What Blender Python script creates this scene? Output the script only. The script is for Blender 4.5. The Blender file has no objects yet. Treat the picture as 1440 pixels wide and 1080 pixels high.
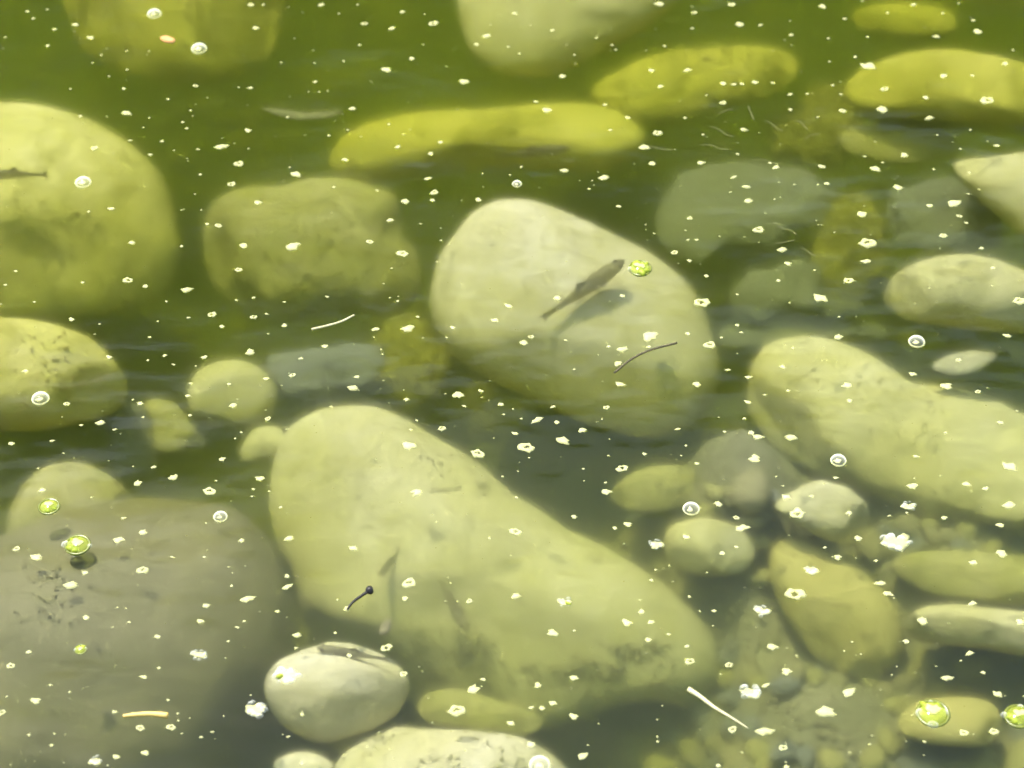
import bpy, bmesh, math, random
from mathutils import Vector, noise
from mathutils.bvhtree import BVHTree

random.seed(11)
S = bpy.context.scene
COL = S.collection

# ------------------------------------------------------------------ camera
PW, PH = 1440.0, 1080.0            # size of the photograph the measurements were taken in
PITCH, DIST, HFOV = math.radians(45), 1.30, math.radians(26)
cam_d = bpy.data.cameras.new('camera')
cam = bpy.data.objects.new('camera', cam_d)
COL.objects.link(cam)
CAM = Vector((0, -DIST * math.cos(PITCH), DIST * math.sin(PITCH)))
cam.location = CAM
cam.rotation_euler = (math.pi / 2 - PITCH, 0, 0)
cam_d.angle = HFOV
cam_d.sensor_width = 36
cam_d.clip_start = 0.02
cam_d.clip_end = 200
cam_d.dof.use_dof = True
cam_d.dof.focus_distance = 1.27
cam_d.dof.aperture_fstop = 9.0
S.camera = cam

# ------------------------------------------------------------------ sky, sun, exposure
SUN = Vector((-0.24, 0.32, 0.90)).normalized()
w = bpy.data.worlds.new('World')
S.world = w
w.use_nodes = True
nt = w.node_tree
bg = nt.nodes['Background']
sky = nt.nodes.new('ShaderNodeTexSky')
sky.sky_type = 'NISHITA'
sky.sun_disc = False
sky.sun_elevation = math.asin(SUN.z)
sky.sun_rotation = math.atan2(SUN.x, SUN.y)
nt.links.new(sky.outputs[0], bg.inputs[0])
bg.inputs[1].default_value = 0.15
sl = bpy.data.lights.new('sun', 'SUN')
sl.energy = 4.6
sl.angle = math.radians(0.53)
sl.color = (1.0, 0.96, 0.88)
so = bpy.data.objects.new('sun', sl)
COL.objects.link(so)
so.location = SUN * 5
so.rotation_euler = SUN.to_track_quat('Z', 'Y').to_euler()
S.view_settings.view_transform = 'Standard'
S.view_settings.look = 'None'
S.view_settings.gamma = 1
S.view_settings.use_curve_mapping = False
S.view_settings.exposure = 1.55

cy = S.cycles
cy.max_bounces = 8
cy.diffuse_bounces = 2
cy.glossy_bounces = 2
cy.transmission_bounces = 3
cy.volume_bounces = 3
cy.transparent_max_bounces = 12
cy.use_denoising = True
try:
    cy.denoiser = 'OPENIMAGEDENOISE'
except Exception:
    pass

# ------------------------------------------------------------------ measuring helpers
RT = Vector((1, 0, 0))
UP = Vector((0, math.sin(PITCH), math.cos(PITCH)))
FW = Vector((0, math.cos(PITCH), -math.sin(PITCH)))
TH = math.tan(HFOV / 2)


def ray(px, py):
    u = (px / PW - 0.5) * 2 * TH
    v = (0.5 - py / PH) * 2 * TH * PH / PW
    return (FW + RT * u + UP * v).normalized()


def at(px, py, z=0.0):
    r = ray(px, py)
    return CAM + r * ((z - CAM.z) / r.z)


MPP = 2 * TH * DIST / PW           # metres per photograph pixel at the middle of the picture


def on_plane(px, py, c, n):
    r = ray(px, py)
    return CAM + r * ((c - CAM).dot(n) / r.dot(n))


# ------------------------------------------------------------------ materials
MATS = {}


def mat(name):
    m = bpy.data.materials.new(name)
    m.use_nodes = True
    n = m.node_tree
    for x in list(n.nodes):
        n.nodes.remove(x)
    out = n.nodes.new('ShaderNodeOutputMaterial')
    MATS[name] = m
    return m, n, out


def nd(n, t, **kw):
    x = n.nodes.new(t)
    for k, v in kw.items():
        if k in x.inputs:
            x.inputs[k].default_value = v
        else:
            setattr(x, k, v)
    return x


def ramp(n, src, stops):
    r = n.nodes.new('ShaderNodeValToRGB')
    e = r.color_ramp.elements
    while len(e) < len(stops):
        e.new(0.5)
    for i, (p, c) in enumerate(stops):
        e[i].position = p
        e[i].color = (c[0], c[1], c[2], 1) if isinstance(c, tuple) else (c, c, c, 1)
    n.links.new(src, r.inputs[0])
    return r.outputs[0]


def mix(n, f, a, b, mode='MIX'):
    m = n.nodes.new('ShaderNodeMix')
    m.data_type = 'RGBA'
    m.blend_type = mode
    for s, v in ((0, f), (6, a), (7, b)):
        if hasattr(v, 'links'):
            n.links.new(v, m.inputs[s])
        elif s == 0:
            m.inputs[0].default_value = v
        else:
            m.inputs[s].default_value = (*v, 1)
    return m.outputs[2]


def stone_mat(name, base, pale, algae, spots=0.5, algae_amount=0.5, scale=1.0, bump=0.35, blotch=0.7):
    """river stone with a film of algae: broad blotches, fine grain and dark specks"""
    m, n, out = mat(name)
    tc = n.nodes.new('ShaderNodeTexCoord')
    oi = n.nodes.new('ShaderNodeObjectInfo')
    add = nd(n, 'ShaderNodeVectorMath', operation='MULTIPLY_ADD')
    n.links.new(oi.outputs['Random'], add.inputs[0])
    add.inputs[1].default_value = (7.3, 3.1, 5.7)
    n.links.new(tc.outputs['Object'], add.inputs[2])
    V = add.outputs[0]

    def nz(sc, det=4, rough=0.55):
        t = nd(n, 'ShaderNodeTexNoise', Scale=sc * scale, Detail=det, Roughness=rough)
        n.links.new(V, t.inputs['Vector'])
        return t.outputs['Fac']
    broad, mid, fine = nz(11), nz(42, 6, 0.65), nz(210, 4, 0.7)
    col = mix(n, ramp(n, broad, [(0.32, 0.0), (0.68, 1.0)]), base, pale)
    col = mix(n, ramp(n, mid, [(0.50 - 0.22 * algae_amount, 0.0), (0.72, 0.85)]), col, algae)
    col = mix(n, ramp(n, fine, [(0.35, 0.7 * spots), (0.62, 0.0)]), col,
              tuple(c * 0.42 for c in base))
    blot = nz(24, 5, 0.6)
    col = mix(n, ramp(n, blot, [(0.50, 0.0), (0.66, 0.62 * blotch)]), col, tuple(c * 0.55 for c in algae))
    sp = nz(95, 3, 0.8)
    col = mix(n, ramp(n, sp, [(0.66, 0.0), (0.72, 0.75 * spots)]), col, tuple(c * 0.3 for c in base))
    b = nd(n, 'ShaderNodeBsdfPrincipled', Roughness=0.85)
    b.inputs['Specular IOR Level'].default_value = 0.12
    n.links.new(col, b.inputs['Base Color'])
    bm_ = nd(n, 'ShaderNodeBump', Strength=bump, Distance=0.004)
    hsum = nd(n, 'ShaderNodeMath', operation='MULTIPLY_ADD')
    n.links.new(fine, hsum.inputs[0])
    hsum.inputs[1].default_value = 0.35
    n.links.new(mid, hsum.inputs[2])
    n.links.new(hsum.outputs[0], bm_.inputs['Height'])
    n.links.new(bm_.outputs[0], b.inputs['Normal'])
    n.links.new(b.outputs[0], out.inputs[0])
    return m


stone_mat('pale_stone', (0.50, 0.47, 0.24), (0.60, 0.57, 0.42), (0.44, 0.42, 0.18), 0.5, 0.40, blotch=0.55)
stone_mat('yellow_stone', (0.48, 0.44, 0.08), (0.60, 0.55, 0.15), (0.36, 0.36, 0.04), 0.55, 0.55, blotch=1.1)
stone_mat('mottled_stone', (0.34, 0.32, 0.17), (0.45, 0.42, 0.24), (0.30, 0.30, 0.07), 0.7, 0.6, blotch=1.0)
stone_mat('grey_stone', (0.16, 0.155, 0.066), (0.25, 0.235, 0.115), (0.18, 0.175, 0.07), 0.3, 0.2, 1.0, 0.6, blotch=0.15)
stone_mat('slate_sky_stone', (0.165, 0.175, 0.19), (0.235, 0.245, 0.26), (0.19, 0.20, 0.16), 0.5, 0.15)  # bluish grey; on the slabs it stands in for reflected sky
stone_mat('cream_stone', (0.55, 0.51, 0.16), (0.66, 0.62, 0.30), (0.42, 0.41, 0.08), 0.5, 0.5, blotch=1.0)
stone_mat('tan_stone', (0.42, 0.38, 0.16), (0.52, 0.48, 0.22), (0.36, 0.33, 0.10), 0.5, 0.5)
stone_mat('silt', (0.21, 0.205, 0.16), (0.33, 0.315, 0.24), (0.20, 0.20, 0.12), 0.9, 0.4, 1.0, 0.6)
mm = MATS['silt']
nn = mm.node_tree
pbs = next(x for x in nn.nodes if x.type == 'BSDF_PRINCIPLED')
src_ = pbs.inputs['Base Color'].links[0].from_socket
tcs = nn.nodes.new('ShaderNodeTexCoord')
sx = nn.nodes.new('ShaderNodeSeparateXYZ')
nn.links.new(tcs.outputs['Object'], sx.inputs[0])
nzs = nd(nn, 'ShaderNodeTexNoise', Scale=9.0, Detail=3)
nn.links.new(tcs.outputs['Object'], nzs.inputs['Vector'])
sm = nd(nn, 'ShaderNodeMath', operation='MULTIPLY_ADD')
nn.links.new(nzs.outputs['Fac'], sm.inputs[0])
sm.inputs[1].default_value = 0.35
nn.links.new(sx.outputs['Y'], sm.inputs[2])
nn.links.new(mix(nn, ramp(nn, sm.outputs[0], [(0.16, 0.0), (0.42, 1.0)]), src_, (0.085, 0.10, 0.018)), pbs.inputs['Base Color'])  # far bed green with algae; near grey stands in for reflected sky
stone_mat('weed_stone', (0.26, 0.25, 0.06), (0.36, 0.33, 0.10), (0.20, 0.20, 0.04), 0.9, 0.6, 1.0, 0.9)
stone_mat('gravel_stone', (0.26, 0.24, 0.16), (0.40, 0.37, 0.26), (0.22, 0.22, 0.08), 0.6, 0.4)


def simple(name, col, rough=0.6, vary=0.25, scale=120, spec=0.3, trans=0.0, holes=0.0):
    m, n, out = mat(name)
    tc = n.nodes.new('ShaderNodeTexCoord')
    t = nd(n, 'ShaderNodeTexNoise', Scale=scale, Detail=4)
    n.links.new(tc.outputs['Object'], t.inputs['Vector'])
    c = mix(n, ramp(n, t.outputs['Fac'], [(0.3, 0.0), (0.7, 1.0)]),
            tuple(x * (1 - vary) for x in col), tuple(min(0.95, x * (1 + vary)) for x in col))
    b = nd(n, 'ShaderNodeBsdfPrincipled', Roughness=rough)
    b.inputs['Specular IOR Level'].default_value = spec
    n.links.new(c, b.inputs['Base Color'])
    if trans:
        tl = n.nodes.new('ShaderNodeBsdfTranslucent')
        n.links.new(c, tl.inputs[0])
        ms = nd(n, 'ShaderNodeMixShader')
        ms.inputs[0].default_value = trans
        n.links.new(b.outputs[0], ms.inputs[1])
        n.links.new(tl.outputs[0], ms.inputs[2])
        last = ms.outputs[0]
        if holes:                       # lace of foam: some light passes straight through
            tp = n.nodes.new('ShaderNodeBsdfTransparent')
            m2 = n.nodes.new('ShaderNodeMixShader')
            m2.inputs[0].default_value = holes
            n.links.new(last, m2.inputs[1])
            n.links.new(tp.outputs[0], m2.inputs[2])
            last = m2.outputs[0]
        n.links.new(last, out.inputs[0])
    else:
        n.links.new(b.outputs[0], out.inputs[0])
    return m


simple('foam', (0.88, 0.84, 0.40), 0.5, 0.10, 900, 0.4, 0.30, 0.60)
simple('fish_skin', (0.22, 0.21, 0.10), 0.5, 0.4, 160, 0.2, 0.3, 0.42)
simple('fish_eye', (0.01, 0.01, 0.008), 0.2, 0.1, 100, 0.5)
simple('pale_twig', (0.42, 0.38, 0.20), 0.6, 0.2, 300)
simple('straw', (0.50, 0.34, 0.09), 0.5, 0.12, 300)
simple('dark_twig', (0.060, 0.050, 0.022), 0.6, 0.3, 300)
simple('black_stalk', (0.012, 0.010, 0.008), 0.5, 0.3, 300)
simple('leaf_pale', (0.34, 0.33, 0.22), 0.7, 0.2, 120, 0.2)
simple('sliver_dull', (0.22, 0.22, 0.12), 0.7, 0.2, 120, 0.2)
simple('algae_lime', (0.27, 0.32, 0.02), 0.5, 0.25, 700, 0.3, 0.3)
simple('orange_scrap', (0.40, 0.20, 0.06), 0.6, 0.2, 400)
simple('filament', (0.50, 0.48, 0.22), 0.6, 0.2, 300, 0.3, 0.3)
simple('bark', (0.10, 0.07, 0.045), 0.9, 0.3, 12, 0.1)
simple('leaves', (0.060, 0.085, 0.022), 0.6, 0.4, 6, 0.2, 0.3)
simple('bank_earth', (0.11, 0.10, 0.05), 0.9, 0.4, 5, 0.1)
simple('weed', (0.17, 0.16, 0.075), 0.8, 0.4, 200, 0.1)
simple('weed_pale', (0.38, 0.37, 0.15), 0.8, 0.3, 200, 0.1)
simple('weed_brown', (0.33, 0.27, 0.10), 0.8, 0.3, 200, 0.1)

# bubble film: clear where one looks straight through it, milky towards its rim
m, n, out = mat('bubble_film')
lw = nd(n, 'ShaderNodeLayerWeight', Blend=0.35)
tr = n.nodes.new('ShaderNodeBsdfTransparent')
pb = nd(n, 'ShaderNodeBsdfPrincipled', Roughness=0.12)
pb.inputs['Base Color'].default_value = (0.82, 0.83, 0.70, 1)
pb.inputs['Specular IOR Level'].default_value = 0.7
ms = n.nodes.new('ShaderNodeMixShader')
f = ramp(n, lw.outputs['Facing'], [(0.1, 0.06), (0.85, 0.55)])
n.links.new(f, ms.inputs[0])
n.links.new(tr.outputs[0], ms.inputs[1])
n.links.new(pb.outputs[0], ms.inputs[2])
n.links.new(ms.outputs[0], out.inputs[0])

BLUR_F, BLUR_R = 0.72, 1.0
simple('olive_rim', (0.10, 0.115, 0.012), 0.3, 0.3, 500, 0.5)
m, n, out = mat('lime_film')
tr = nd(n, 'ShaderNodeBsdfTransparent')
tr.inputs[0].default_value = (0.85, 0.95, 0.35, 1)
pb = nd(n, 'ShaderNodeBsdfPrincipled', Roughness=0.10)
pb.inputs['Base Color'].default_value = (0.30, 0.34, 0.04, 1)
pb.inputs['Specular IOR Level'].default_value = 0.8
ms = n.nodes.new('ShaderNodeMixShader')
ms.inputs[0].default_value = 0.42
n.links.new(tr.outputs[0], ms.inputs[1])
n.links.new(pb.outputs[0], ms.inputs[2])
n.links.new(ms.outputs[0], out.inputs[0])

# pond water: mirror of the sky by Fresnel, otherwise clear; murky yellow-green body
m, n, out = mat('pond_water')
tc = n.nodes.new('ShaderNodeTexCoord')
mp = nd(n, 'ShaderNodeMapping')
mp.inputs['Scale'].default_value = (1.0, 1.8, 1.0)
n.links.new(tc.outputs['Object'], mp.inputs[0])
t1 = nd(n, 'ShaderNodeTexNoise', Scale=6.5, Detail=3, Roughness=0.5)
t2 = nd(n, 'ShaderNodeTexNoise', Scale=55.0, Detail=2, Roughness=0.5)
n.links.new(mp.outputs[0], t1.inputs['Vector'])
n.links.new(mp.outputs[0], t2.inputs['Vector'])
hm = nd(n, 'ShaderNodeMath', operation='MULTIPLY_ADD')
n.links.new(t2.outputs['Fac'], hm.inputs[0])
hm.inputs[1].default_value = 0.04
n.links.new(t1.outputs['Fac'], hm.inputs[2])
bp = nd(n, 'ShaderNodeBump', Strength=0.5, Distance=0.010)
n.links.new(hm.outputs[0], bp.inputs['Height'])
fr = nd(n, 'ShaderNodeFresnel', IOR=1.33)
n.links.new(bp.outputs[0], fr.inputs['Normal'])
gl = nd(n, 'ShaderNodeBsdfGlossy', Roughness=0.09)
n.links.new(bp.outputs[0], gl.inputs['Normal'])
tr = n.nodes.new('ShaderNodeBsdfTransparent')
ms = n.nodes.new('ShaderNodeMixShader')
n.links.new(fr.outputs[0], ms.inputs[0])
rfr = nd(n, 'ShaderNodeBsdfRefraction', Roughness=BLUR_R, IOR=1.03)     # fine ripples blur what lies deep
mw = n.nodes.new('ShaderNodeMixShader')
mw.inputs[0].default_value = BLUR_F
n.links.new(tr.outputs[0], mw.inputs[1])
n.links.new(rfr.outputs[0], mw.inputs[2])
n.links.new(mw.outputs[0], ms.inputs[1])
n.links.new(gl.outputs[0], ms.inputs[2])
n.links.new(ms.outputs[0], out.inputs[0])
W_S, W_SC = 0.80, (0.84, 1.0, 0.38)         # scattering per metre and its colour
W_A, W_AC = 6.0, (0.75, 0.80, 0.14)        # absorption per metre and the colour it leaves
vs = nd(n, 'ShaderNodeVolumeScatter', Density=W_S, Anisotropy=0.25)
vs.inputs['Color'].default_value = (*W_SC, 1)
va = nd(n, 'ShaderNodeVolumeAbsorption', Density=W_A)
va.inputs['Color'].default_value = (*W_AC, 1)
ad = n.nodes.new('ShaderNodeAddShader')
n.links.new(vs.outputs[0], ad.inputs[0])
n.links.new(va.outputs[0], ad.inputs[1])
n.links.new(ad.outputs[0], out.inputs['Volume'])


# ------------------------------------------------------------------ object helpers
def mesh_obj(name, bm, material, parent=None, smooth=True):
    me = bpy.data.meshes.new(name)
    bm.to_mesh(me)
    bm.free()
    if smooth:
        for p in me.polygons:
            p.use_smooth = True
    me.materials.append(MATS[material])
    o = bpy.data.objects.new(name, me)
    COL.objects.link(o)
    o.parent = parent
    return o


def tag(o, label, cat, group=None):
    o['label'] = label
    o['category'] = cat
    if group:
        o['group'] = group
    return o


def empty(name, loc, rz=0.0):
    o = bpy.data.objects.new(name, None)
    o.empty_display_size = 0.01
    COL.objects.link(o)
    o.location = loc
    o.rotation_euler = (0, 0, rz)
    return o


def spline(pts, n):
    """closed Catmull-Rom through pts, resampled to n points of equal spacing"""
    k = len(pts)
    fine = []
    for i in range(k):
        p0, p1, p2, p3 = (Vector(pts[(i + d) % k]) for d in (-1, 0, 1, 2))
        for j in range(12):
            t = j / 12
            fine.append(0.5 * ((2 * p1) + (p2 - p0) * t + (2 * p0 - 5 * p1 + 4 * p2 - p3) * t * t
                               + (3 * p1 - p0 - 3 * p2 + p3) * t ** 3))
    L = [0]
    for i in range(len(fine)):
        L.append(L[-1] + (fine[(i + 1) % len(fine)] - fine[i]).length)
    res, j = [], 0
    for i in range(n):
        d = L[-1] * i / n
        while L[j + 1] < d:
            j += 1
        a, b = fine[j], fine[(j + 1) % len(fine)]
        res.append(a.lerp(b, (d - L[j]) / max(1e-9, L[j + 1] - L[j])))
    return res


def tube(bm, pts, radii, seg=7):
    rings = []
    for i, p in enumerate(pts):
        d = (pts[min(i + 1, len(pts) - 1)] - pts[max(i - 1, 0)]).normalized()
        s = d.cross(Vector((0, 0, 1)))
        s = s.normalized() if s.length > 1e-6 else Vector((1, 0, 0))
        u = s.cross(d)
        rings.append([bm.verts.new(p + (s * math.cos(a) + u * math.sin(a)) * radii[i])
                      for a in (2 * math.pi * k / seg for k in range(seg))])
    for a, b in zip(rings[:-1], rings[1:]):
        for k in range(seg):
            bm.faces.new((a[k], a[(k + 1) % seg], b[(k + 1) % seg], b[k]))
    bm.faces.new(rings[0][::-1])
    bm.faces.new(rings[-1])


def curve3(pts, n):
    pts = [pts[0] * 2 - pts[1]] + pts + [pts[-1] * 2 - pts[-2]]
    res = []
    for i in range(1, len(pts) - 2):
        for j in range(n):
            t = j / n
            p0, p1, p2, p3 = pts[i - 1:i + 3]
            res.append(0.5 * ((2 * p1) + (p2 - p0) * t + (2 * p0 - 5 * p1 + 4 * p2 - p3) * t * t
                              + (3 * p1 - p0 - 3 * p2 + p3) * t ** 3))
    res.append(pts[-2].copy())
    return res


# ------------------------------------------------------------------ the setting
BUMPS = [(*at(985, 668, -0.1).xy, 0.058, 0.055), (*at(1050, 715, -0.1).xy, 0.05, 0.045), (*at(1035, 835, -0.1).xy, 0.035, 0.04), (*at(1150, 1030, -0.1).xy, 0.018, 0.05),
         (*at(640, 1010, -0.1).xy, 0.05, 0.05),
         (*at(1330, 760, -0.1).xy, 0.04, 0.05)]        # banks of silt and grit in the shallow corner


def bed_z(x, y):
    z = -0.225 - 0.17 * max(-0.6, min(1.2, y))
    k = max(0.0, min(1.0, (x - 0.03) / 0.12))
    k2 = k * max(0.0, min(1.0, (0.16 - y) / 0.14))
    z += 0.03 * k + 0.062 * k2
    for gx, gy, gh, gr in BUMPS:
        z += gh * math.exp(-((x - gx) ** 2 + (y - gy) ** 2) / gr ** 2)
    z += 0.018 * noise.noise(Vector((x * 7, y * 7, 2.0))) + 0.007 * noise.noise(Vector((x * 25, y * 25, 5.0)))
    return z


def grid(name, x0, x1, y0, y1, nx, ny, fz, material):
    bm = bmesh.new()
    vs_ = [[bm.verts.new((x0 + (x1 - x0) * i / nx, y0 + (y1 - y0) * j / ny,
                          fz(x0 + (x1 - x0) * i / nx, y0 + (y1 - y0) * j / ny)))
            for i in range(nx + 1)] for j in range(ny + 1)]
    for j in range(ny):
        for i in range(nx):
            bm.faces.new((vs_[j][i], vs_[j][i + 1], vs_[j + 1][i + 1], vs_[j + 1][i]))
    return mesh_obj(name, bm, material)


bed = grid('pond_bed', -2.2, 2.2, -1.5, 2.6, 220, 205, bed_z, 'silt')
bed['kind'] = 'structure'

bm = bmesh.new()
bmesh.ops.create_cube(bm, size=1.0)
for v in bm.verts:
    v.co = Vector((v.co.x * 4.2, 0.55 + v.co.y * 3.9, -0.30 + v.co.z * 0.60))
water = mesh_obj('water', bm, 'pond_water', smooth=False)
water['kind'] = 'structure'



def bank_z(x, y):
    return -0.35 + 0.75 * max(0.0, min(1.0, (y - 2.3) / 1.2)) + 0.05 * noise.noise(Vector((x, y, 3.0)))


bank = grid('bank', -40, 40, 2.3, 60, 80, 60, lambda x, y: bank_z(x, y), 'bank_earth')
bank['kind'] = 'structure'


def tree(label, x, y, h, rad, seed):
    """a leafy tree on the far bank; the water mirrors it"""
    rr = random.Random(seed)
    root = empty('tree', (x, y, bank_z(x, y)))
    tag(root, label, 'tree', 'trees on the far bank')
    bm = bmesh.new()
    tube(bm, [Vector((0.06 * math.sin(t * 2 + seed), 0.05 * math.cos(t), h * 0.8 * t / 6)) for t in range(7)],
         [0.16 * (1 - t / 7.5) for t in range(7)], 9)
    limbs = []
    for k in range(11):
        a = k * 2.4 + rr.uniform(-.3, .3)
        z0 = h * rr.uniform(0.18, 0.62)
        L = rad * rr.uniform(0.6, 0.95)
        e = Vector((math.cos(a) * L, math.sin(a) * L, z0 + L * rr.uniform(0.2, 0.7)))
        p0 = Vector((0, 0, z0))
        tube(bm, [p0, p0.lerp(e, 0.5) + Vector((0, 0, -0.06 * L)), e], [0.06, 0.04, 0.012], 6)
        limbs.append(e)
    mesh_obj('trunk', bm, 'bark', root)
    bm = bmesh.new()
    cl = [Vector((rr.gauss(0, 1), rr.gauss(0, 1), rr.gauss(0, 1))).normalized() * rr.uniform(0.2, 1.0) ** 0.5 for _ in range(70)]
    cl = [Vector((c.x * rad, c.y * rad, h * 0.55 + c.z * h * 0.43)) for c in cl] + limbs
    for k in range(9000):
        c = cl[rr.randrange(len(cl))]
        d = Vector((rr.gauss(0, 1), rr.gauss(0, 1), rr.gauss(0, .7))) * rad * 0.15
        P = c + d
        u = Vector((rr.gauss(0, 1), rr.gauss(0, 1), rr.gauss(0, .5))).normalized() * rr.uniform(0.05, 0.10)
        v_ = u.cross(Vector((rr.gauss(0, 1), rr.gauss(0, 1), rr.gauss(0, 1)))).normalized() * u.length * 0.45
        q = [bm.verts.new(p) for p in (P - u, P + v_, P + u, P - v_)]
        bm.faces.new(q)
    mesh_obj('crown', bm, 'leaves', root, smooth=False)


tree('tall leafy tree on the far bank mirrored in the dark green gaps', -1.7, 5.2, 5.0, 1.5, 1)
tree('middling leafy tree on the far bank, mirrored behind the loaf-like stone', 0.4, 5.6, 5.1, 1.4, 2)
tree('lower leafy tree on the far bank, mirrored beyond the weedy yellow stone', 2.3, 5.4, 4.5, 1.3, 3)


# ------------------------------------------------------------------ boulders and stones
OUTLINES = []
ROCKS = []


def rock(name, label, pts, z, material, cat='boulder', hgt=0.75, tilt=0.45, flat=0.85, rough=0.03,
         group=None, shy=0.0, seed=None, facets=4):
    """A solid stone: pts is its contour as measured, z the height of its middle, hgt its half thickness
    in units of its half width (z: its highest point).  Its middle plane leans from level (tilt 0) towards the viewer (tilt 1)."""
    NT, NR = 72, 18
    o2 = spline([Vector((p[0], p[1])) for p in pts], NT)
    OUTLINES.append(o2)
    cx = sum(p.x for p in o2) / NT
    cyy = sum(p.y for p in o2) / NT
    area = abs(sum(o2[i].x * o2[(i + 1) % NT].y - o2[(i + 1) % NT].x * o2[i].y for i in range(NT))) / 2
    R = math.sqrt(area / math.pi) * MPP
    H = R * hgt
    ztop = z
    for _ in range(3):                  # lower or raise the middle until the highest point lies at ztop
        C = at(cx, cyy, z)
        back = (CAM - C).normalized()
        nrm = Vector((0, 0, 1)).lerp(back, min(tilt, 1.0)) if tilt <= 1 else back + (back - Vector((0, 0, 1))) * (tilt - 1)
        nrm.x += shy
        nrm.normalize()
        hi = -9
        for p in o2:
            for s_, h_ in ((1, 0), (0.9, 0.43), (0.7, 0.71), (0.43, 0.9), (0, 1)):
                q = on_plane(cx + (p.x - cx) * s_, cyy + (p.y - cyy) * s_, C, nrm) + back * (h_ * H)
                hi = max(hi, q.z)
        z += ztop - hi
    C = at(cx, cyy, z)
    need = (z - bed_z(C.x, C.y)) / 0.66
    HB = max(H * 0.8, min(need, R * 2.2))
    sd = seed if seed is not None else (cx * 0.37 + cyy * 0.71)
    off = Vector((sd % 17.3, sd % 11.9, sd % 7.7))
    bm = bmesh.new()
    loops = []
    for side in (1, -1):
        for r in range(NR):
            if side == -1 and r == 0:
                continue
            t = r / NR
            ph = t * math.pi / 2
            s = math.cos(ph) ** 0.9
            h = math.sin(ph) ** flat
            ring = []
            for i in range(NT):
                px = cx + (o2[i].x - cx) * s
                py = cyy + (o2[i].y - cyy) * s
                P = on_plane(px, py, C, nrm)
                P = P + back * (h * H) if side == 1 else P - back * (h * HB)
                ring.append(P)
            loops.append((side, r, ring))
    apexF = C + back * H
    apexB = C - back * HB

    rf_ = random.Random(int(sd * 10))
    facets_ = []
    allp = [p for sd_, r, ring in loops if sd_ == 1 and r > 2 for p in ring[::4]]
    for _ in range(facets):
        dn = (back + Vector((rf_.gauss(0, .7), rf_.gauss(0, .7), rf_.gauss(0.2, .7)))).normalized()
        mx = max((p - C).dot(dn) for p in allp + [apexF])
        facets_.append((dn, mx * rf_.uniform(0.72, 0.90)))

    def rough_it(P, rim):
        if not rim:
            for dn, lim in facets_:
                t_ = (P - C).dot(dn) - lim
                if t_ > 0:
                    P = P - dn * (t_ * 0.72)
        q = (P - C) / max(R, 1e-6)
        d = noise.noise(q * 1.3 + off) * 1.0 + noise.noise(q * 3.4 + off) * 0.45 + noise.noise(q * 9 + off) * 0.14 \
            + noise.noise(q * 22 + off) * 0.05
        dirn = (P - C)
        if dirn.length > 1e-9:
            dirn.normalize()
        return P + dirn * (d * (rough * 1.5 + 0.012) * R * (0.4 if rim else 1.0))
    front = [[bm.verts.new(rough_it(p, r == 0) - C) for p in ring] for sd_, r, ring in loops if sd_ == 1]
    backr = [front[0]] + [[bm.verts.new(rough_it(p, False) - C) for p in ring] for sd_, r, ring in loops if sd_ == -1]
    af, ab = bm.verts.new(rough_it(apexF, False) - C), bm.verts.new(rough_it(apexB, False) - C)
    for rings, ap, flip in ((front, af, False), (backr, ab, True)):
        for a, b in zip(rings[:-1], rings[1:]):
            for i in range(NT):
                j = (i + 1) % NT
                f_ = (a[i], a[j], b[j], b[i])
                bm.faces.new(f_[::-1] if flip else f_)
        for i in range(NT):
            j = (i + 1) % NT
            f_ = (rings[-1][i], rings[-1][j], ap)
            bm.faces.new(f_[::-1] if flip else f_)
    bmesh.ops.recalc_face_normals(bm, faces=bm.faces)
    bm.faces.ensure_lookup_table()
    tree_ = BVHTree.FromBMesh(bm)
    o = mesh_obj(name, bm, material)
    o.location = C
    ROCKS.append((o, o2, tree_, label))
    return tag(o, label, cat, group)


def weed(key, count, box, ln, material='weed', seed=1):
    """short algae blades rooted on a stone's surface"""
    o, o2, tree_, label = next(r for r in ROCKS if key in r[3])
    rr = random.Random(seed)
    bm = bmesh.new()
    x0, y0, x1, y1 = box
    for k in range(count):
        px, py = rr.uniform(x0, x1), rr.uniform(y0, y1)
        if noise.noise(Vector((px * 0.02, py * 0.03, seed))) < rr.uniform(-0.25, 0.35):
            continue
        d = ray(px, py)
        hit, nr, idx, dist = tree_.ray_cast(CAM - o.location, d)
        if hit is None:
            continue
        for b_ in range(3):
            L = rr.uniform(0.5, 1.0) * ln
            g_ = (nr * 0.6 + Vector((rr.gauss(0, .6), rr.gauss(0, .6), rr.uniform(-.2, .5)))).normalized()
            sd = g_.cross(Vector((rr.gauss(0, 1), rr.gauss(0, 1), 1))).normalized() * rr.uniform(0.0003, 0.0006)
            m_ = hit + g_ * L * 0.55 + Vector((rr.gauss(0, 1), rr.gauss(0, 1), 0)) * L * 0.1
            t_ = m_ + g_ * L * 0.45 + Vector((rr.gauss(0, 1), rr.gauss(0, 1), -0.3)) * L * 0.15
            h0 = hit - nr * 0.0005
            v_ = [bm.verts.new(p) for p in (h0 - sd, h0 + sd, m_ + sd * .8, m_ - sd * .8, t_)]
            bm.faces.new(v_[:4])
            bm.faces.new((v_[3], v_[2], v_[4]))
    w_ = mesh_obj('algae_tufts', bm, material, o, smooth=False)
    w_['kind'] = 'stuff'
    return w_


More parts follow.
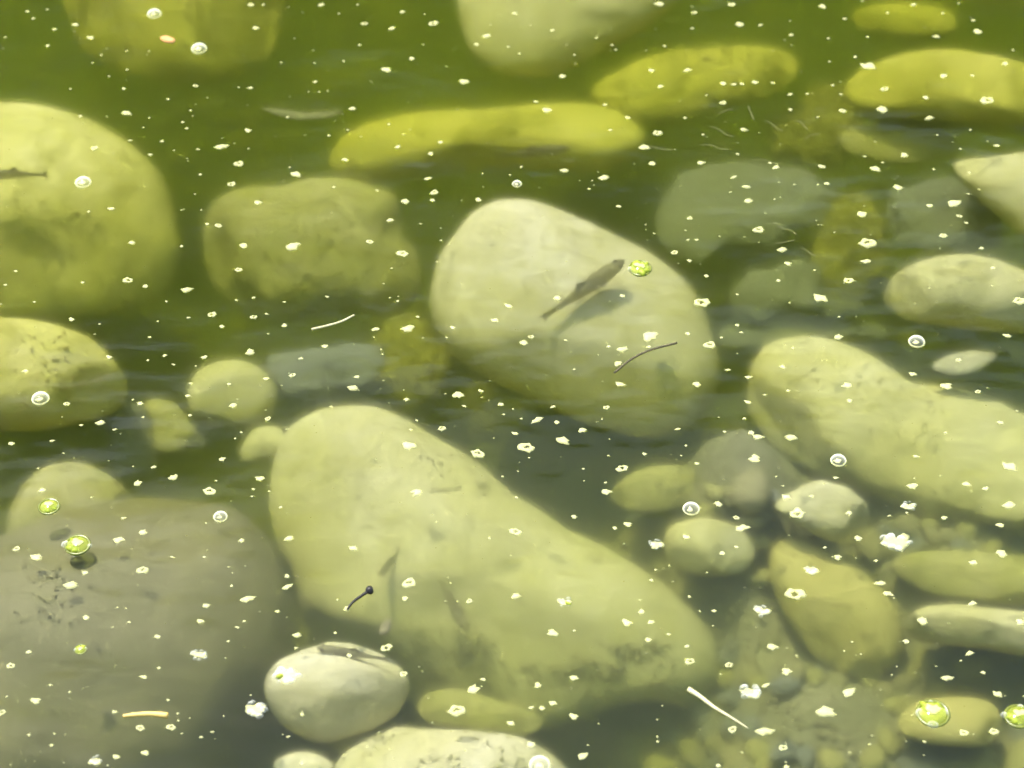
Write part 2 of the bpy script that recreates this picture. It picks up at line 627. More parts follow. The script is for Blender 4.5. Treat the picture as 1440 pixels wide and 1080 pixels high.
B = 'boulder'
rock(B, 'smooth pale boulder with a small fish and its shadow over it',
     [(604, 440), (612, 385), (636, 335), (668, 297), (715, 280), (770, 288), (860, 330), (930, 368), (975, 408),
      (1000, 465), (1010, 530), (985, 588), (930, 617), (860, 608), (780, 578), (700, 540), (635, 497)],
     -0.026, 'pale_stone', hgt=0.62, tilt=0.66, rough=0.015, facets=2)
rock(B, 'largest pale boulder, sloping, with dark weed along its lower edge',
     [(378, 690), (392, 625), (425, 590), (480, 570), (540, 575), (600, 608), (660, 652), (740, 712), (830, 765),
      (905, 805), (965, 850), (1005, 905), (1012, 955), (965, 990), (880, 990), (800, 1015), (700, 1030), (610, 1010),
      (560, 975), (490, 915), (430, 880), (410, 810), (385, 750)],
     -0.046, 'pale_stone', hgt=0.55, tilt=0.62, rough=0.035, flat=0.7)
rock(B, 'big rounded grey boulder with scratched rough top',
     [(-120, 800), (-40, 768), (40, 738), (110, 712), (190, 700), (270, 703), (330, 718), (372, 750), (400, 800),
      (413, 860), (405, 925), (380, 1005), (330, 1075), (270, 1140), (100, 1180), (-120, 1160)],
     -0.011, 'grey_stone', hgt=0.80, flat=1.0, tilt=0.72, rough=0.02, facets=0)
rock(B, 'large yellow-green boulder with a fish lying over its flank beside the dark gap',
     [(-110, 175), (-50, 152), (10, 146), (70, 152), (130, 168), (182, 200), (225, 250), (247, 312), (250, 370),
      (222, 420), (150, 442), (60, 452), (-60, 460), (-120, 420)],
     -0.034, 'cream_stone', hgt=0.70, tilt=0.55, rough=0.03)
rock(B, 'long flat yellow stone lying like a loaf behind the smooth pale boulder',
     [(462, 238), (470, 207), (508, 178), (590, 160), (680, 154), (765, 147), (830, 147), (880, 163), (907, 195),
      (890, 226), (830, 243), (740, 240), (640, 243), (560, 254), (500, 260)],
     -0.066, 'yellow_stone', hgt=0.95, tilt=0.80, rough=0.03, flat=0.75)
rock(B, 'mottled squarish brown-green boulder between the big yellow boulder and the smooth pale one',
     [(288, 345), (290, 298), (325, 268), (390, 262), (460, 256), (522, 262), (556, 282), (562, 320), (590, 360), (592, 408), (556, 445), (500, 440), (440, 456), (370, 446), (318, 425), (292, 385)],
     -0.078, 'mottled_stone', hgt=0.60, tilt=0.60, rough=0.08, flat=0.85)
rock(B, 'bright yellow rounded boulder with brown speckled side and a clear bubble above it',
     [(-90, 470), (-30, 450), (30, 447), (90, 460), (140, 487), (172, 520), (182, 552), (160, 582), (100, 600),
      (20, 606), (-80, 600)],
     -0.020, 'cream_stone', hgt=0.80, tilt=0.75, rough=0.03)
rock(B, 'deep yellow boulder beneath an orange scrap',
     [(85, -60), (180, -90), (320, -90), (405, -50), (398, 30), (370, 92), (300, 118), (205, 114), (135, 88), (100, 40)],
     -0.045, 'yellow_stone', hgt=0.65, tilt=0.55, rough=0.04)
rock(B, 'pale green boulder deep beyond the long loaf-like stone',
     [(645, -60), (760, -90), (930, -80), (965, -20), (935, 20), (890, 52), (830, 82), (765, 106), (700, 104),
      (662, 70), (648, 10)],
     -0.045, 'pale_stone', hgt=0.60, tilt=0.55, rough=0.05)
rock(B, 'flat weedy yellow stone strewn with bright bubbles',
     [(832, 135), (872, 100), (940, 74), (1030, 67), (1105, 72), (1122, 100), (1090, 132), (1020, 155), (950, 175),
      (880, 168)],
     -0.085, 'yellow_stone', hgt=0.50, tilt=0.50, rough=0.06)
rock(B, 'yellow-topped boulder with a grey underside, flecks of foam over it',
     [(1186, 135), (1205, 104), (1258, 80), (1330, 70), (1400, 82), (1480, 105), (1540, 150), (1500, 190), (1390, 172),
      (1300, 170), (1225, 162)],
     -0.045, 'yellow_stone', hgt=0.70, tilt=0.90, rough=0.04)
rock(B, 'pale tapering boulder next to dark slate-blue water',
     [(1340, 232), (1400, 222), (1490, 216), (1560, 260), (1540, 350), (1470, 350), (1420, 318), (1372, 276)],
     -0.035, 'pale_stone', hgt=0.55, tilt=0.70, rough=0.03)
rock(B, 'rounded pale stone like a bun above a sunken leaf',
     [(1242, 420), (1258, 388), (1305, 364), (1365, 358), (1420, 374), (1475, 402), (1500, 445), (1450, 468),
      (1370, 464), (1300, 456), (1258, 442)],
     -0.040, 'pale_stone', hgt=0.75, tilt=0.95, rough=0.03)
rock(B, 'long uneven pale boulder ridge stretching down from a blunt rounded end',
     [(1052, 550), (1064, 502), (1105, 476), (1170, 476), (1228, 500), (1280, 538), (1345, 545), (1420, 578), (1490, 622), (1545, 700), (1480, 752), (1370, 748), (1262, 715), (1165, 675), (1092, 632), (1060, 595)],
     -0.058, 'pale_stone', hgt=0.50, tilt=0.45, rough=0.07, flat=0.7)
T = 'stone'
rock(T, 'small rounded stone at the foot of the mottled squarish boulder',
     [(264, 560), (275, 525), (312, 508), (355, 512), (386, 540), (388, 575), (360, 600), (310, 604), (275, 590)],
     -0.075, 'pale_stone', T, 0.75, 0.80)
rock(T, 'wedge-shaped green-brown stone beside a dark blue gap',
     [(203, 566), (240, 566), (272, 598), (288, 632), (250, 640), (222, 634), (212, 600)],
     -0.085, 'mottled_stone', T, 0.5, 0.50, rough=0.06)
rock(T, 'rounded stone with a green foam bubble above, tucked behind the grey boulder',
     [(8, 750), (22, 695), (58, 660), (108, 650), (150, 668), (188, 700), (200, 740), (150, 790), (40, 800)],
     -0.045, 'mottled_stone', T, 0.7, 0.60)
rock(T, 'small pale egg-shaped stone between the grey boulder and the largest boulder',
     [(374, 968), (392, 934), (436, 912), (488, 904), (542, 924), (572, 955), (562, 1000), (512, 1032), (445, 1042),
      (395, 1018)],
     -0.012, 'pale_stone', T, 0.75, 0.95, rough=0.025)
rock(T, 'knobbly pale stone partly buried below the egg-shaped one',
     [(470, 1075), (510, 1040), (580, 1026), (670, 1027), (745, 1043), (792, 1078), (810, 1130), (720, 1170),
      (560, 1170), (480, 1130)],
     -0.016, 'pale_stone', T, 0.60, 0.60, rough=0.07)
rock(T, 'rounded pebble-sized stone touching the knobbly stone',
     [(385, 1078), (410, 1060), (450, 1062), (475, 1085), (465, 1120), (410, 1125)],
     -0.030, 'pale_stone', T, 0.7, 0.60)
rock(T, 'small angular pale stone like a chipped cube among gravel',
     [(1088, 712), (1128, 684), (1162, 677), (1203, 694), (1223, 722), (1206, 747), (1165, 759), (1122, 738)],
     -0.035, 'pale_stone', T, 0.75, 0.80, rough=0.06, flat=0.65)
rock(T, 'small rounded stone with a foam cluster floating at its edge',
     [(933, 760), (948, 737), (995, 729), (1040, 745), (1062, 776), (1042, 806), (985, 810), (943, 790)],
     -0.058, 'pale_stone', T, 0.75, 0.85)
rock(T, 'oblong brownish stone lying aslant like a potato',
     [(1083, 775), (1118, 756), (1170, 778), (1230, 820), (1262, 865), (1272, 912), (1250, 945), (1203, 954),
      (1150, 930), (1112, 882), (1090, 830)],
     -0.064, 'tan_stone', T, 0.7, 0.60)
rock(T, 'broad flat murky stone above the long bright bar-shaped one',
     [(1252, 800), (1290, 776), (1390, 778), (1480, 790), (1540, 820), (1480, 852), (1380, 848), (1300, 836)],
     -0.078, 'mottled_stone', T, 0.5, 0.50)
rock(T, 'long bright bar-shaped stone with a dark gap under it',
     [(1274, 880), (1290, 857), (1340, 850), (1410, 858), (1500, 868), (1560, 900), (1480, 928), (1400, 915),
      (1320, 907), (1284, 900)],
     -0.038, 'pale_stone', T, 0.9, 0.90)
rock(T, 'flat green stone beneath the big green ring bubble',
     [(1262, 1024), (1280, 992), (1330, 980), (1392, 988), (1408, 1020), (1385, 1048), (1300, 1046)],
     -0.058, 'tan_stone', T, 0.45, 0.40)
rock(T, 'dim brown stone in gravel by the foot of the smooth pale boulder',
     [(858, 694), (895, 664), (950, 654), (1002, 670), (990, 700), (930, 720), (880, 718)],
     -0.085, 'mottled_stone', T, 0.5, 0.50)
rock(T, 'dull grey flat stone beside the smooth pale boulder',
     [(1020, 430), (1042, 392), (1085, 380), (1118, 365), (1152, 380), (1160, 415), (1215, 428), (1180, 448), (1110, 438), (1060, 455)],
     -0.112, 'slate_sky_stone', T, 0.5, 0.40, rough=0.16)
rock(T, 'broad blue-grey slab tinted as mirrored sky, sunk among weedy water',
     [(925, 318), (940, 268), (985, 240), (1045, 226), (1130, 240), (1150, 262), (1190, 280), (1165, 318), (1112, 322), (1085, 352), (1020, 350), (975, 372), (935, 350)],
     -0.112, 'slate_sky_stone', T, 0.35, 0.30, rough=0.16)  # this and the next three slabs carry reflected sky in their colour
rock(T, 'blue-grey slab with a mirrored-sky tint and pale upper edge near the floating curved twig',
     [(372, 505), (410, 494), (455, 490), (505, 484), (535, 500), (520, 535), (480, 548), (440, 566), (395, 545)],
     -0.090, 'slate_sky_stone', T, 0.35, 0.30, rough=0.16)
rock(T, 'upright blue-grey slab tinted as mirrored sky in the gap beside the wedge-shaped stone',
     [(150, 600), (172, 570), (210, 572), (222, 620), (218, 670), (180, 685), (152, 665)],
     -0.100, 'slate_sky_stone', T, 0.4, 0.50, rough=0.05)
rock(T, 'blue-grey slab in shadow, tinted as mirrored sky, under the pale tapering boulder',
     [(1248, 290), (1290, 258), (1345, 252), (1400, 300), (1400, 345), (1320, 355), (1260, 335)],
     -0.095, 'slate_sky_stone', T, 0.35, 0.40, rough=0.16)
rock(T, 'tiny bright stone by the corner of the largest pale boulder',
     [(338, 632), (358, 604), (392, 602), (402, 625), (375, 648), (345, 650)],
     -0.075, 'pale_stone', T, 0.6, 0.60)
rock(T, 'pale murky shelf stone below the yellow-topped boulder',
     [(1180, 190), (1240, 178), (1320, 184), (1345, 210), (1290, 232), (1205, 225)],
     -0.100, 'mottled_stone', T, 0.4, 0.40)
rock(T, 'murky rounded stone between the foam clusters and the oblong stone',
     [(1000, 850), (1035, 815), (1085, 825), (1120, 880), (1140, 930), (1090, 950), (1030, 920)],
     -0.105, 'mottled_stone', T, 0.5, 0.50, rough=0.05)
rock(T, 'broad murky flat stone below the oblong stone',
     [(1060, 1010), (1085, 975), (1160, 968), (1245, 985), (1262, 1030), (1200, 1066), (1110, 1060)],
     -0.118, 'mottled_stone', T, 0.40, 0.40, rough=0.05)
rock(T, 'dim boulder corner beyond the weedy yellow stone',
     [(1200, 20), (1260, 5), (1330, 15), (1345, 45), (1290, 62), (1225, 55)],
     -0.110, 'yellow_stone', T, 0.5, 0.50)
rock(T, 'far yellow stone beyond the yellow-topped boulder',
     [(1340, -30), (1420, -45), (1510, -30), (1520, 5), (1440, 18), (1360, 8)],
     -0.090, 'yellow_stone', T, 0.5, 0.50)


rock(T, 'broad pale stone leaning against the lower side of the long uneven ridge',
     [(1262, 665), (1300, 628), (1370, 604), (1440, 600), (1520, 640), (1530, 720), (1440, 742), (1350, 728), (1290, 705)],
     -0.066, 'pale_stone', T, 0.5, 0.35, rough=0.07)
rock(T, 'rough brown stone half buried below the foot of the largest boulder',
     [(590, 985), (640, 968), (700, 985), (760, 1010), (740, 1035), (660, 1030), (600, 1015)],
     -0.085, 'mottled_stone', T, 0.5, 0.3, rough=0.09)
rock(T, 'ragged weed-covered lump for mirrored foliage between the slate slab and the yellow-topped boulder',
     [(1120, 150), (1160, 120), (1205, 150), (1215, 195), (1180, 235), (1120, 232), (1080, 215), (1085, 175)],
     -0.120, 'weed_stone', T, 0.5, 0.3, rough=0.22)  # weedy lump stands in for foliage mirrored on the water
rock(T, 'ragged green weed-covered lump for mirrored foliage beside the broad blue-grey slab',
     [(1150, 330), (1185, 275), (1230, 290), (1248, 340), (1235, 400), (1190, 420), (1150, 400)],
     -0.115, 'weed_stone', T, 0.5, 0.3, rough=0.22)  # green lump put where the water mirrors leaves
rock(T, 'sunken weedy hump between the mottled boulder and the smooth pale one',
     [(530, 480), (570, 440), (615, 470), (640, 520), (610, 560), (555, 570), (520, 530)],
     -0.125, 'weed_stone', T, 0.5, 0.3, rough=0.20)
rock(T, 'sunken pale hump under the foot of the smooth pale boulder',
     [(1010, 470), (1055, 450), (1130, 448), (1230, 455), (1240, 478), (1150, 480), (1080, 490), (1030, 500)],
     -0.135, 'slate_sky_stone', T, 0.4, 0.30, rough=0.15)
weed('ragged weed-covered lump', 500, (1080, 120, 1220, 235), 0.009, 'weed_pale', 21)
weed('ragged green weed-covered', 500, (1145, 275, 1250, 420), 0.009, 'weed_pale', 22)
weed('sunken weedy hump', 300, (520, 440, 640, 570), 0.006, 'weed', 23)
weed('largest pale boulder', 1000, (580, 905, 980, 1010), 0.005, 'weed', 1)
weed('largest pale boulder', 260, (540, 880, 700, 960), 0.006, 'weed_pale', 2)
weed('largest pale boulder', 60, (580, 640, 690, 700), 0.003, 'weed', 9)
weed('mottled squarish', 450, (290, 280, 590, 450), 0.005, 'weed_pale', 3)
weed('bright yellow rounded', 250, (20, 470, 185, 600), 0.003, 'weed_brown', 4)
weed('large yellow-green boulder', 350, (-20, 280, 250, 450), 0.004, 'weed_pale', 5)
weed('flat weedy yellow', 350, (840, 70, 1120, 170), 0.006, 'weed_pale', 6)
weed('long uneven pale', 260, (1080, 520, 1440, 730), 0.004, 'weed_pale', 7)
weed('knobbly', 130, (480, 1030, 790, 1080), 0.004, 'weed_pale', 8)
weed('big rounded grey', 110, (20, 800, 110, 880), 0.003, 'weed_pale', 10)
weed('deep yellow boulder', 350, (100, 0, 390, 110), 0.004, 'weed_pale', 11)
weed('oblong brownish', 160, (1090, 780, 1260, 940), 0.003, 'weed_brown', 12)


SHORT = {'smooth pale boulder with': 'smooth pale boulder', 'largest pale': 'largest pale boulder', 'big rounded grey': 'big grey boulder',
         'large yellow-green': 'large yellow-green boulder', 'long flat yellow': 'long loaf-like yellow stone',
         'mottled squarish': 'mottled squarish boulder', 'bright yellow rounded': 'bright yellow speckled boulder',
         'deep yellow': 'deep yellow boulder', 'pale green boulder': 'pale green boulder', 'flat weedy': 'flat weedy yellow stone',
         'yellow-topped': 'yellow-topped boulder', 'pale tapering boulder': 'pale tapering boulder', 'rounded pale stone like': 'bun-shaped stone',
         'long uneven': 'long uneven ridge', 'small pale egg': 'egg-shaped stone', 'knobbly': 'knobbly pale stone',
         'small angular': 'chipped cube stone', 'oblong brownish': 'oblong potato-like stone', 'broad blue-grey': 'broad sky-tinted slab',
         'broad flat murky stone above': 'broad flat murky stone', 'long bright bar': 'bar-shaped stone', 'upright blue-grey': 'upright sky-tinted slab',
         'blue-grey slab with': 'slab by the curved twig', 'broad murky flat stone below': 'low murky flat stone',
         'wedge-shaped': 'wedge-shaped stone', 'small rounded stone at': 'small round stone',
         'blue-grey slab in shadow': 'blue-grey slab in shadow', 'dull grey flat': 'dull grey flat stone'}
NAMED = [(o2, v) for (o_, o2, t_, lab) in ROCKS for k_, v in SHORT.items() if lab.startswith(k_)]


def whose(px, py):
    """the named stone at or nearest to a measured point, and whether the point lies over it"""
    best, who = 1e9, None
    for o2, v in NAMED:
        c = False
        for i in range(len(o2)):
            a, b = o2[i], o2[i - 1]
            if (a.y > py) != (b.y > py) and px < (b.x - a.x) * (py - a.y) / (b.y - a.y) + a.x:
                c = not c
            d = (a.x - px) ** 2 + (a.y - py) ** 2
            if d < best and not c:
                best, who = d, v
        if c:
            return v, True
    return who, False


def inside(px, py):
    for o2 in OUTLINES:
        c = False
        j = len(o2) - 1
        for i in range(len(o2)):
            a, b = o2[i], o2[j]
            if (a.y > py) != (b.y > py) and px < (b.x - a.x) * (py - a.y) / (b.y - a.y) + a.x:
                c = not c
            j = i
        if c:
            return True
    return False


# ------------------------------------------------------------------ pebbles in the gaps, gravel
def pebble_mesh(seed):
    bm = bmesh.new()
    bmesh.ops.create_icosphere(bm, subdivisions=3, radius=1.0)
    o = Vector((seed * 3.1, seed * 1.7, seed * 0.9))
    for v in bm.verts:
        k = 1 + 0.28 * noise.noise(v.co * 0.9 + o) + 0.08 * noise.noise(v.co * 2.6 + o)
        v.co = Vector((v.co.x * k * 1.15, v.co.y * k * 0.9, v.co.z * k * 0.62))
    me = bpy.data.meshes.new('pebble')
    bm.to_mesh(me)
    bm.free()
    for p in me.polygons:
        p.use_smooth = True
    return me


PEB = []
for k in range(6):
    for mt in ('gravel_stone', 'mottled_stone', 'slate_sky_stone'):
        me = pebble_mesh(k + 1)
        me.materials.append(MATS[mt])
        PEB.append(me)
rp = random.Random(5)
count = 0
placed = []
tries = 0
while count < 295 and tries < 6000:
    tries += 1
    px, py = rp.uniform(-20, 1460), rp.uniform(-10, 1090)
    if rp.random() < 0.45:
        px, py = rp.uniform(860, 1460), rp.uniform(620, 1090)
    if rp.random() < 0.45:
        px, py = rp.choice(((rp.uniform(1060, 1270), rp.uniform(950, 1075)), (rp.uniform(570, 760), rp.uniform(985, 1035)), (rp.uniform(870, 1100), rp.uniform(630, 740)), (rp.uniform(985, 1100), rp.uniform(800, 900)),
                            (rp.uniform(1240, 1440), rp.uniform(735, 790))))
    if inside(px, py):
        continue
    P = at(px, py, -0.2)
    for _ in range(4):
        P = at(px, py, bed_z(P.x, P.y))
    r = rp.choice((0.006, 0.008, 0.011, 0.014, 0.019, 0.026))
    if any(inside(px + math.cos(a) * r * 1.25 / MPP, py + math.sin(a) * r * 1.1 / MPP) for a in (0, .8, 1.6, 2.4, 3.1, 3.9, 4.7, 5.5)) \
            and (r > 0.010 or rp.random() < 0.5):
        continue
    if any((P - q).length < (r + s) * 0.72 for q, s in placed):
        continue
    placed.append((P, r))
    pk = rp.randrange(len(PEB))
    if pk % 3 == 2 and r > 0.012:       # the slate ones stay small
        pk -= 2
    o = bpy.data.objects.new('pebble', PEB[pk])
    COL.objects.link(o)
    o.location = P + Vector((0, 0, r * 0.3))
    o.scale = (r, r, r)
    o.rotation_euler = (rp.uniform(-.3, .3), rp.uniform(-.3, .3), rp.uniform(0, 6.28))
    tag(o, '%s %s pebble on the silty bed beside the %s' % ('tiny' if r < 0.009 else 'small' if r < 0.015 else 'larger',
        {'gravel_stone': 'tan', 'mottled_stone': 'olive', 'slate_sky_stone': 'slate-grey'}[o.data.materials[0].name], whose(px, py)[0]),
        'pebble', 'pebbles on the pond bed')
    count += 1

bm = bmesh.new()
for k in range(9000):
    px, py = rp.uniform(-60, 1500), rp.uniform(-60, 1140)
    P = at(px, py, -0.19)
    for _ in range(3):
        P = at(px, py, bed_z(P.x, P.y))
    r = rp.uniform(0.0012, 0.0035)
    a = rp.uniform(0, 6.28)
    ca, sa = math.cos(a) * r, math.sin(a) * r
    q = [bm.verts.new(P + Vector(v)) for v in ((ca, sa, 0), (-sa * .8, ca * .8, r * .3), (-ca, -sa, 0), (sa * .7, -ca * .7, r * .2))]
    top = bm.verts.new(P + Vector((rp.uniform(-.3, .3) * r, rp.uniform(-.3, .3) * r, r * 0.8)))
    for i in range(4):
        bm.faces.new((q[i], q[(i + 1) % 4], top))
g = mesh_obj('gravel', bm, 'gravel_stone', smooth=False)
g['kind'] = 'stuff'
tag(g, 'fine gravel and grit scattered over the silty pond bed', 'gravel')


# ------------------------------------------------------------------ tubes, leaves
def stick(name, label, cat, px_pts, r0, r1, material, z=0.0006, group=None, parent=None):
    P = curve3([at(x, y, z) for x, y in px_pts], 8)
    c = P[0].copy()
    if parent is not None:
        c = parent.location.copy()
    bm = bmesh.new()
    n_ = len(P) - 1
    tube(bm, [p - c for p in P], [r0 + (r1 - r0) * i / n_ for i in range(n_ + 1)])
    o = mesh_obj(name, bm, material, parent)
    if parent is None:
        o.location = c
        tag(o, label, cat, group)
    return o


stick('twig', 'thin pale curved twig floating near the mottled squarish boulder', 'twig',
      [(438, 463), (460, 458), (480, 452), (498, 443)], 0.0007, 0.0006, 'pale_twig')
stick('twig', 'thin dark curved twig floating over the smooth pale boulder', 'twig',
      [(864, 524), (888, 505), (915, 492), (952, 482)], 0.0006, 0.0007, 'dark_twig')
stick('twig', 'pale tapering stalk floating over dark water, thick at one end', 'twig',
      [(968, 969), (985, 980), (1005, 995), (1030, 1010), (1052, 1024)], 0.0014, 0.0003, 'pale_twig')
stick('straw', 'short yellow straw floating above the shaded face of the grey boulder', 'straw',
      [(173, 1007), (190, 1005), (212, 1004), (236, 1006)], 0.0009, 0.0016, 'straw')
ss = empty('seed_stalk', at(520, 830, 0.0008))
tag(ss, 'black seed stalk with a round head floating over the largest boulder', 'seed stalk')
stick('stem', '', '', [(520, 830), (508, 838), (497, 846), (488, 857)], 0.0009, 0.0006, 'black_stalk', 0.0008, None, ss)
bm = bmesh.new()
bmesh.ops.create_icosphere(bm, subdivisions=2, radius=0.0023)
for v in bm.verts:
    v.co *= 1 + 0.25 * noise.noise(v.co * 600)
mesh_obj('seed_head', bm, 'black_stalk', ss)


def leaf(name, label, cat, pts, z, material, tilt=0.1, thick=0.0006):
    o2 = spline([Vector(p) for p in pts], 28)
    cx = sum(p.x for p in o2) / 28
    cyy = sum(p.y for p in o2) / 28
    C = at(cx, cyy, z)
    nrm = Vector((0, -tilt, 1)).normalized()
    bm = bmesh.new()
    top, bot = [], []
    for s in (1.0, 0.55):
        a, b = [], []
        for p in o2:
            P = on_plane(cx + (p.x - cx) * s, cyy + (p.y - cyy) * s, C, nrm) - C
            P += nrm * (0.0015 * (1 - s) + 0.001 * noise.noise(P * 90))
            a.append(bm.verts.new(P))
            b.append(bm.verts.new(P - nrm * thick))
        top.append(a)
        bot.append(b)
    ct, cb = bm.verts.new(nrm * 0.0012), bm.verts.new(nrm * (0.0012 - thick))
    for i in range(28):
        j = (i + 1) % 28
        bm.faces.new((top[0][i], top[0][j], top[1][j], top[1][i]))
        bm.faces.new((bot[0][j], bot[0][i], bot[1][i], bot[1][j]))
        bm.faces.new((top[1][i], top[1][j], ct))
        bm.faces.new((bot[1][j], bot[1][i], cb))
        bm.faces.new((top[0][j], top[0][i], bot[0][i], bot[0][j]))
    bmesh.ops.recalc_face_normals(bm, faces=bm.faces)
    o = mesh_obj(name, bm, material)
    o.location = C
    return tag(o, label, cat)


leaf('leaf', 'pale pointed leaf sunk below the bun-shaped stone', 'leaf',
     [(1310, 516), (1335, 500), (1370, 494), (1402, 498), (1390, 512), (1365, 525), (1335, 527)], -0.045, 'leaf_pale')
leaf('leaf', 'thin crescent-shaped pale sliver lying in the dark green gap', 'leaf',
     [(368, 152), (400, 158), (440, 161), (482, 155), (470, 165), (430, 169), (392, 164)], -0.055, 'sliver_dull')  # thin pale crescent a little below the surface
leaf('dark_scrap', 'small dark scrap hanging over the largest boulder near the black stalk', 'leaf',
     [(533, 884), (540, 873), (550, 872), (550, 884), (541, 893), (534, 892)], -0.012, 'weed')  # small dark flake just under the surface
leaf('orange_scrap', 'tiny orange scrap floating above the deep yellow boulder', 'scrap',
     [(225, 52), (234, 50), (246, 56), (243, 60), (230, 58)], 0.0006, 'orange_scrap')


# ------------------------------------------------------------------ fish
def fish(label, head, tail, z, width=1.0, bend=0.0, drop=0.002, shade=None):
    """slim minnow: body with tail fin, back fin and belly fins as one mesh, two eyes as parts"""
    H, Tt = at(*head, z), at(*tail, z - drop)
    if shade:
        o_, o2_, tr_, lab_ = next(q for q in ROCKS if q[3].startswith(shade[0]))
        ends = []
        for (sx_, sy_), (fx, fy) in ((shade[1], head), (shade[2], tail)):
            hit = tr_.ray_cast(CAM - o_.location, ray(sx_, sy_))[0] + o_.location
            e_ = hit + SUN * ((sy_ - fy) * MPP / UP.dot(SUN))
            ends.append(e_)
        H, Tt = ends
        up_ = max(H.z, Tt.z) + 0.010
        if up_ > 0:
            H, Tt = H - SUN * (up_ / SUN.z), Tt - SUN * (up_ / SUN.z)
    L = (Tt - H).length
    ax = (Tt - H).normalized()
    rz = math.atan2(ax.y, ax.x)
    root = empty('fish', (H + Tt) / 2, rz)
    root.rotation_euler = (0, -math.asin(max(-1, min(1, ax.z))), rz)
    root['label'], root['category'] = label, 'fish'
    prof = [(0.0, 0.015, 0.015), (0.03, 0.045, 0.04), (0.10, 0.070, 0.065), (0.20, 0.085, 0.085), (0.32, 0.088, 0.092),
            (0.45, 0.075, 0.085), (0.58, 0.055, 0.065), (0.70, 0.036, 0.046), (0.80, 0.022, 0.034), (0.86, 0.012, 0.032)]
    bm = bmesh.new()
    rings = []

    def spine(t):
        return Vector(((t - 0.5) * L, bend * L * math.sin(t * math.pi * 1.1), 0))
    for t, wy, hz in prof:
        c = spine(t)
        rings.append([bm.verts.new(c + Vector((0, math.cos(a) * wy * L * width, math.sin(a) * hz * L * width * (1.0 if math.sin(a) > 0 else 1.15))))
                      for a in (2 * math.pi * k / 12 for k in range(12))])
    for a, b in zip(rings[:-1], rings[1:]):
        for k in range(12):
            bm.faces.new((a[k], a[(k + 1) % 12], b[(k + 1) % 12], b[k]))
    bm.faces.new(rings[0][::-1])
    bm.faces.new(rings[-1])

    def fin(outline, thick):
        a = [bm.verts.new(p + Vector((0, thick, 0))) for p in outline]
        b = [bm.verts.new(p - Vector((0, thick, 0))) for p in outline]
        bm.faces.new(a)
        bm.faces.new(b[::-1])
        for i in range(len(a)):
            j = (i + 1) % len(a)
            bm.faces.new((a[i], b[i], b[j], a[j]))
    th = 0.004 * L
    e = spine(0.84)
    fin([e + Vector((0, 0, 0.02 * L)), spine(1.0) + Vector((0, 0, 0.055 * L)), spine(0.965), spine(1.0) - Vector((0, 0, 0.055 * L)),
         e - Vector((0, 0, 0.02 * L))], th)
    fin([spine(0.44) + Vector((0, 0, 0.07 * L)), spine(0.53) + Vector((0, 0, 0.14 * L)), spine(0.58) + Vector((0, 0, 0.05 * L))], th)
    for sgn in (1, -1):                                 # belly and breast fins spread sideways
        for t, ln in ((0.26, 0.10), (0.52, 0.06)):
            a0, a1 = spine(t), spine(t + 0.05)
            tip = spine(t + 0.10) + Vector((0, sgn * ln * 1.35 * L, -0.05 * L))
            base = Vector((0, sgn * 0.05 * L * width, -0.04 * L))
            q = [bm.verts.new(p + Vector((0, 0, d))) for d in (th * .6, -th * .6) for p in (a0 + base, a1 + base, tip)]
            bm.faces.new(q[:3])
            bm.faces.new(q[3:][::-1])
    bmesh.ops.recalc_face_normals(bm, faces=bm.faces)
    mesh_obj('body', bm, 'fish_skin', root)
    for sgn in (1, -1):
        b2 = bmesh.new()
        bmesh.ops.create_icosphere(b2, subdivisions=2, radius=0.017 * L)
        ey = mesh_obj('eye', b2, 'fish_eye', root)
        ey.location = spine(0.075) + Vector((0, sgn * 0.052 * L * width, 0.02 * L))
    return root


fish('small olive fish hovering above the smooth pale boulder, casting a shadow', (866, 364), (742, 446), -0.020, 0.85, 0.0, 0.017,
     ('smooth pale boulder with', (890, 416), (776, 508)))
fish('dark slim fish resting over the large yellow-green boulder', (-30, 245), (68, 246), -0.022, 0.8)
fish('slim olive fish along the lower edge of the loaf-like yellow stone', (802, 209), (696, 221), -0.040, 0.8)
fish('faint fish-shaped streak slanting over the largest boulder beside the black stalk', (533, 812), (563, 770), -0.058, 0.8)  # faint streak built with the fish shape
fish('small brown fish pointing down the largest boulder, broad head lowest', (657, 886), (616, 812), -0.055, 0.9)
fish('thin dark fish skimming the top of the egg-shaped stone', (446, 911), (548, 928), -0.010, 0.75)

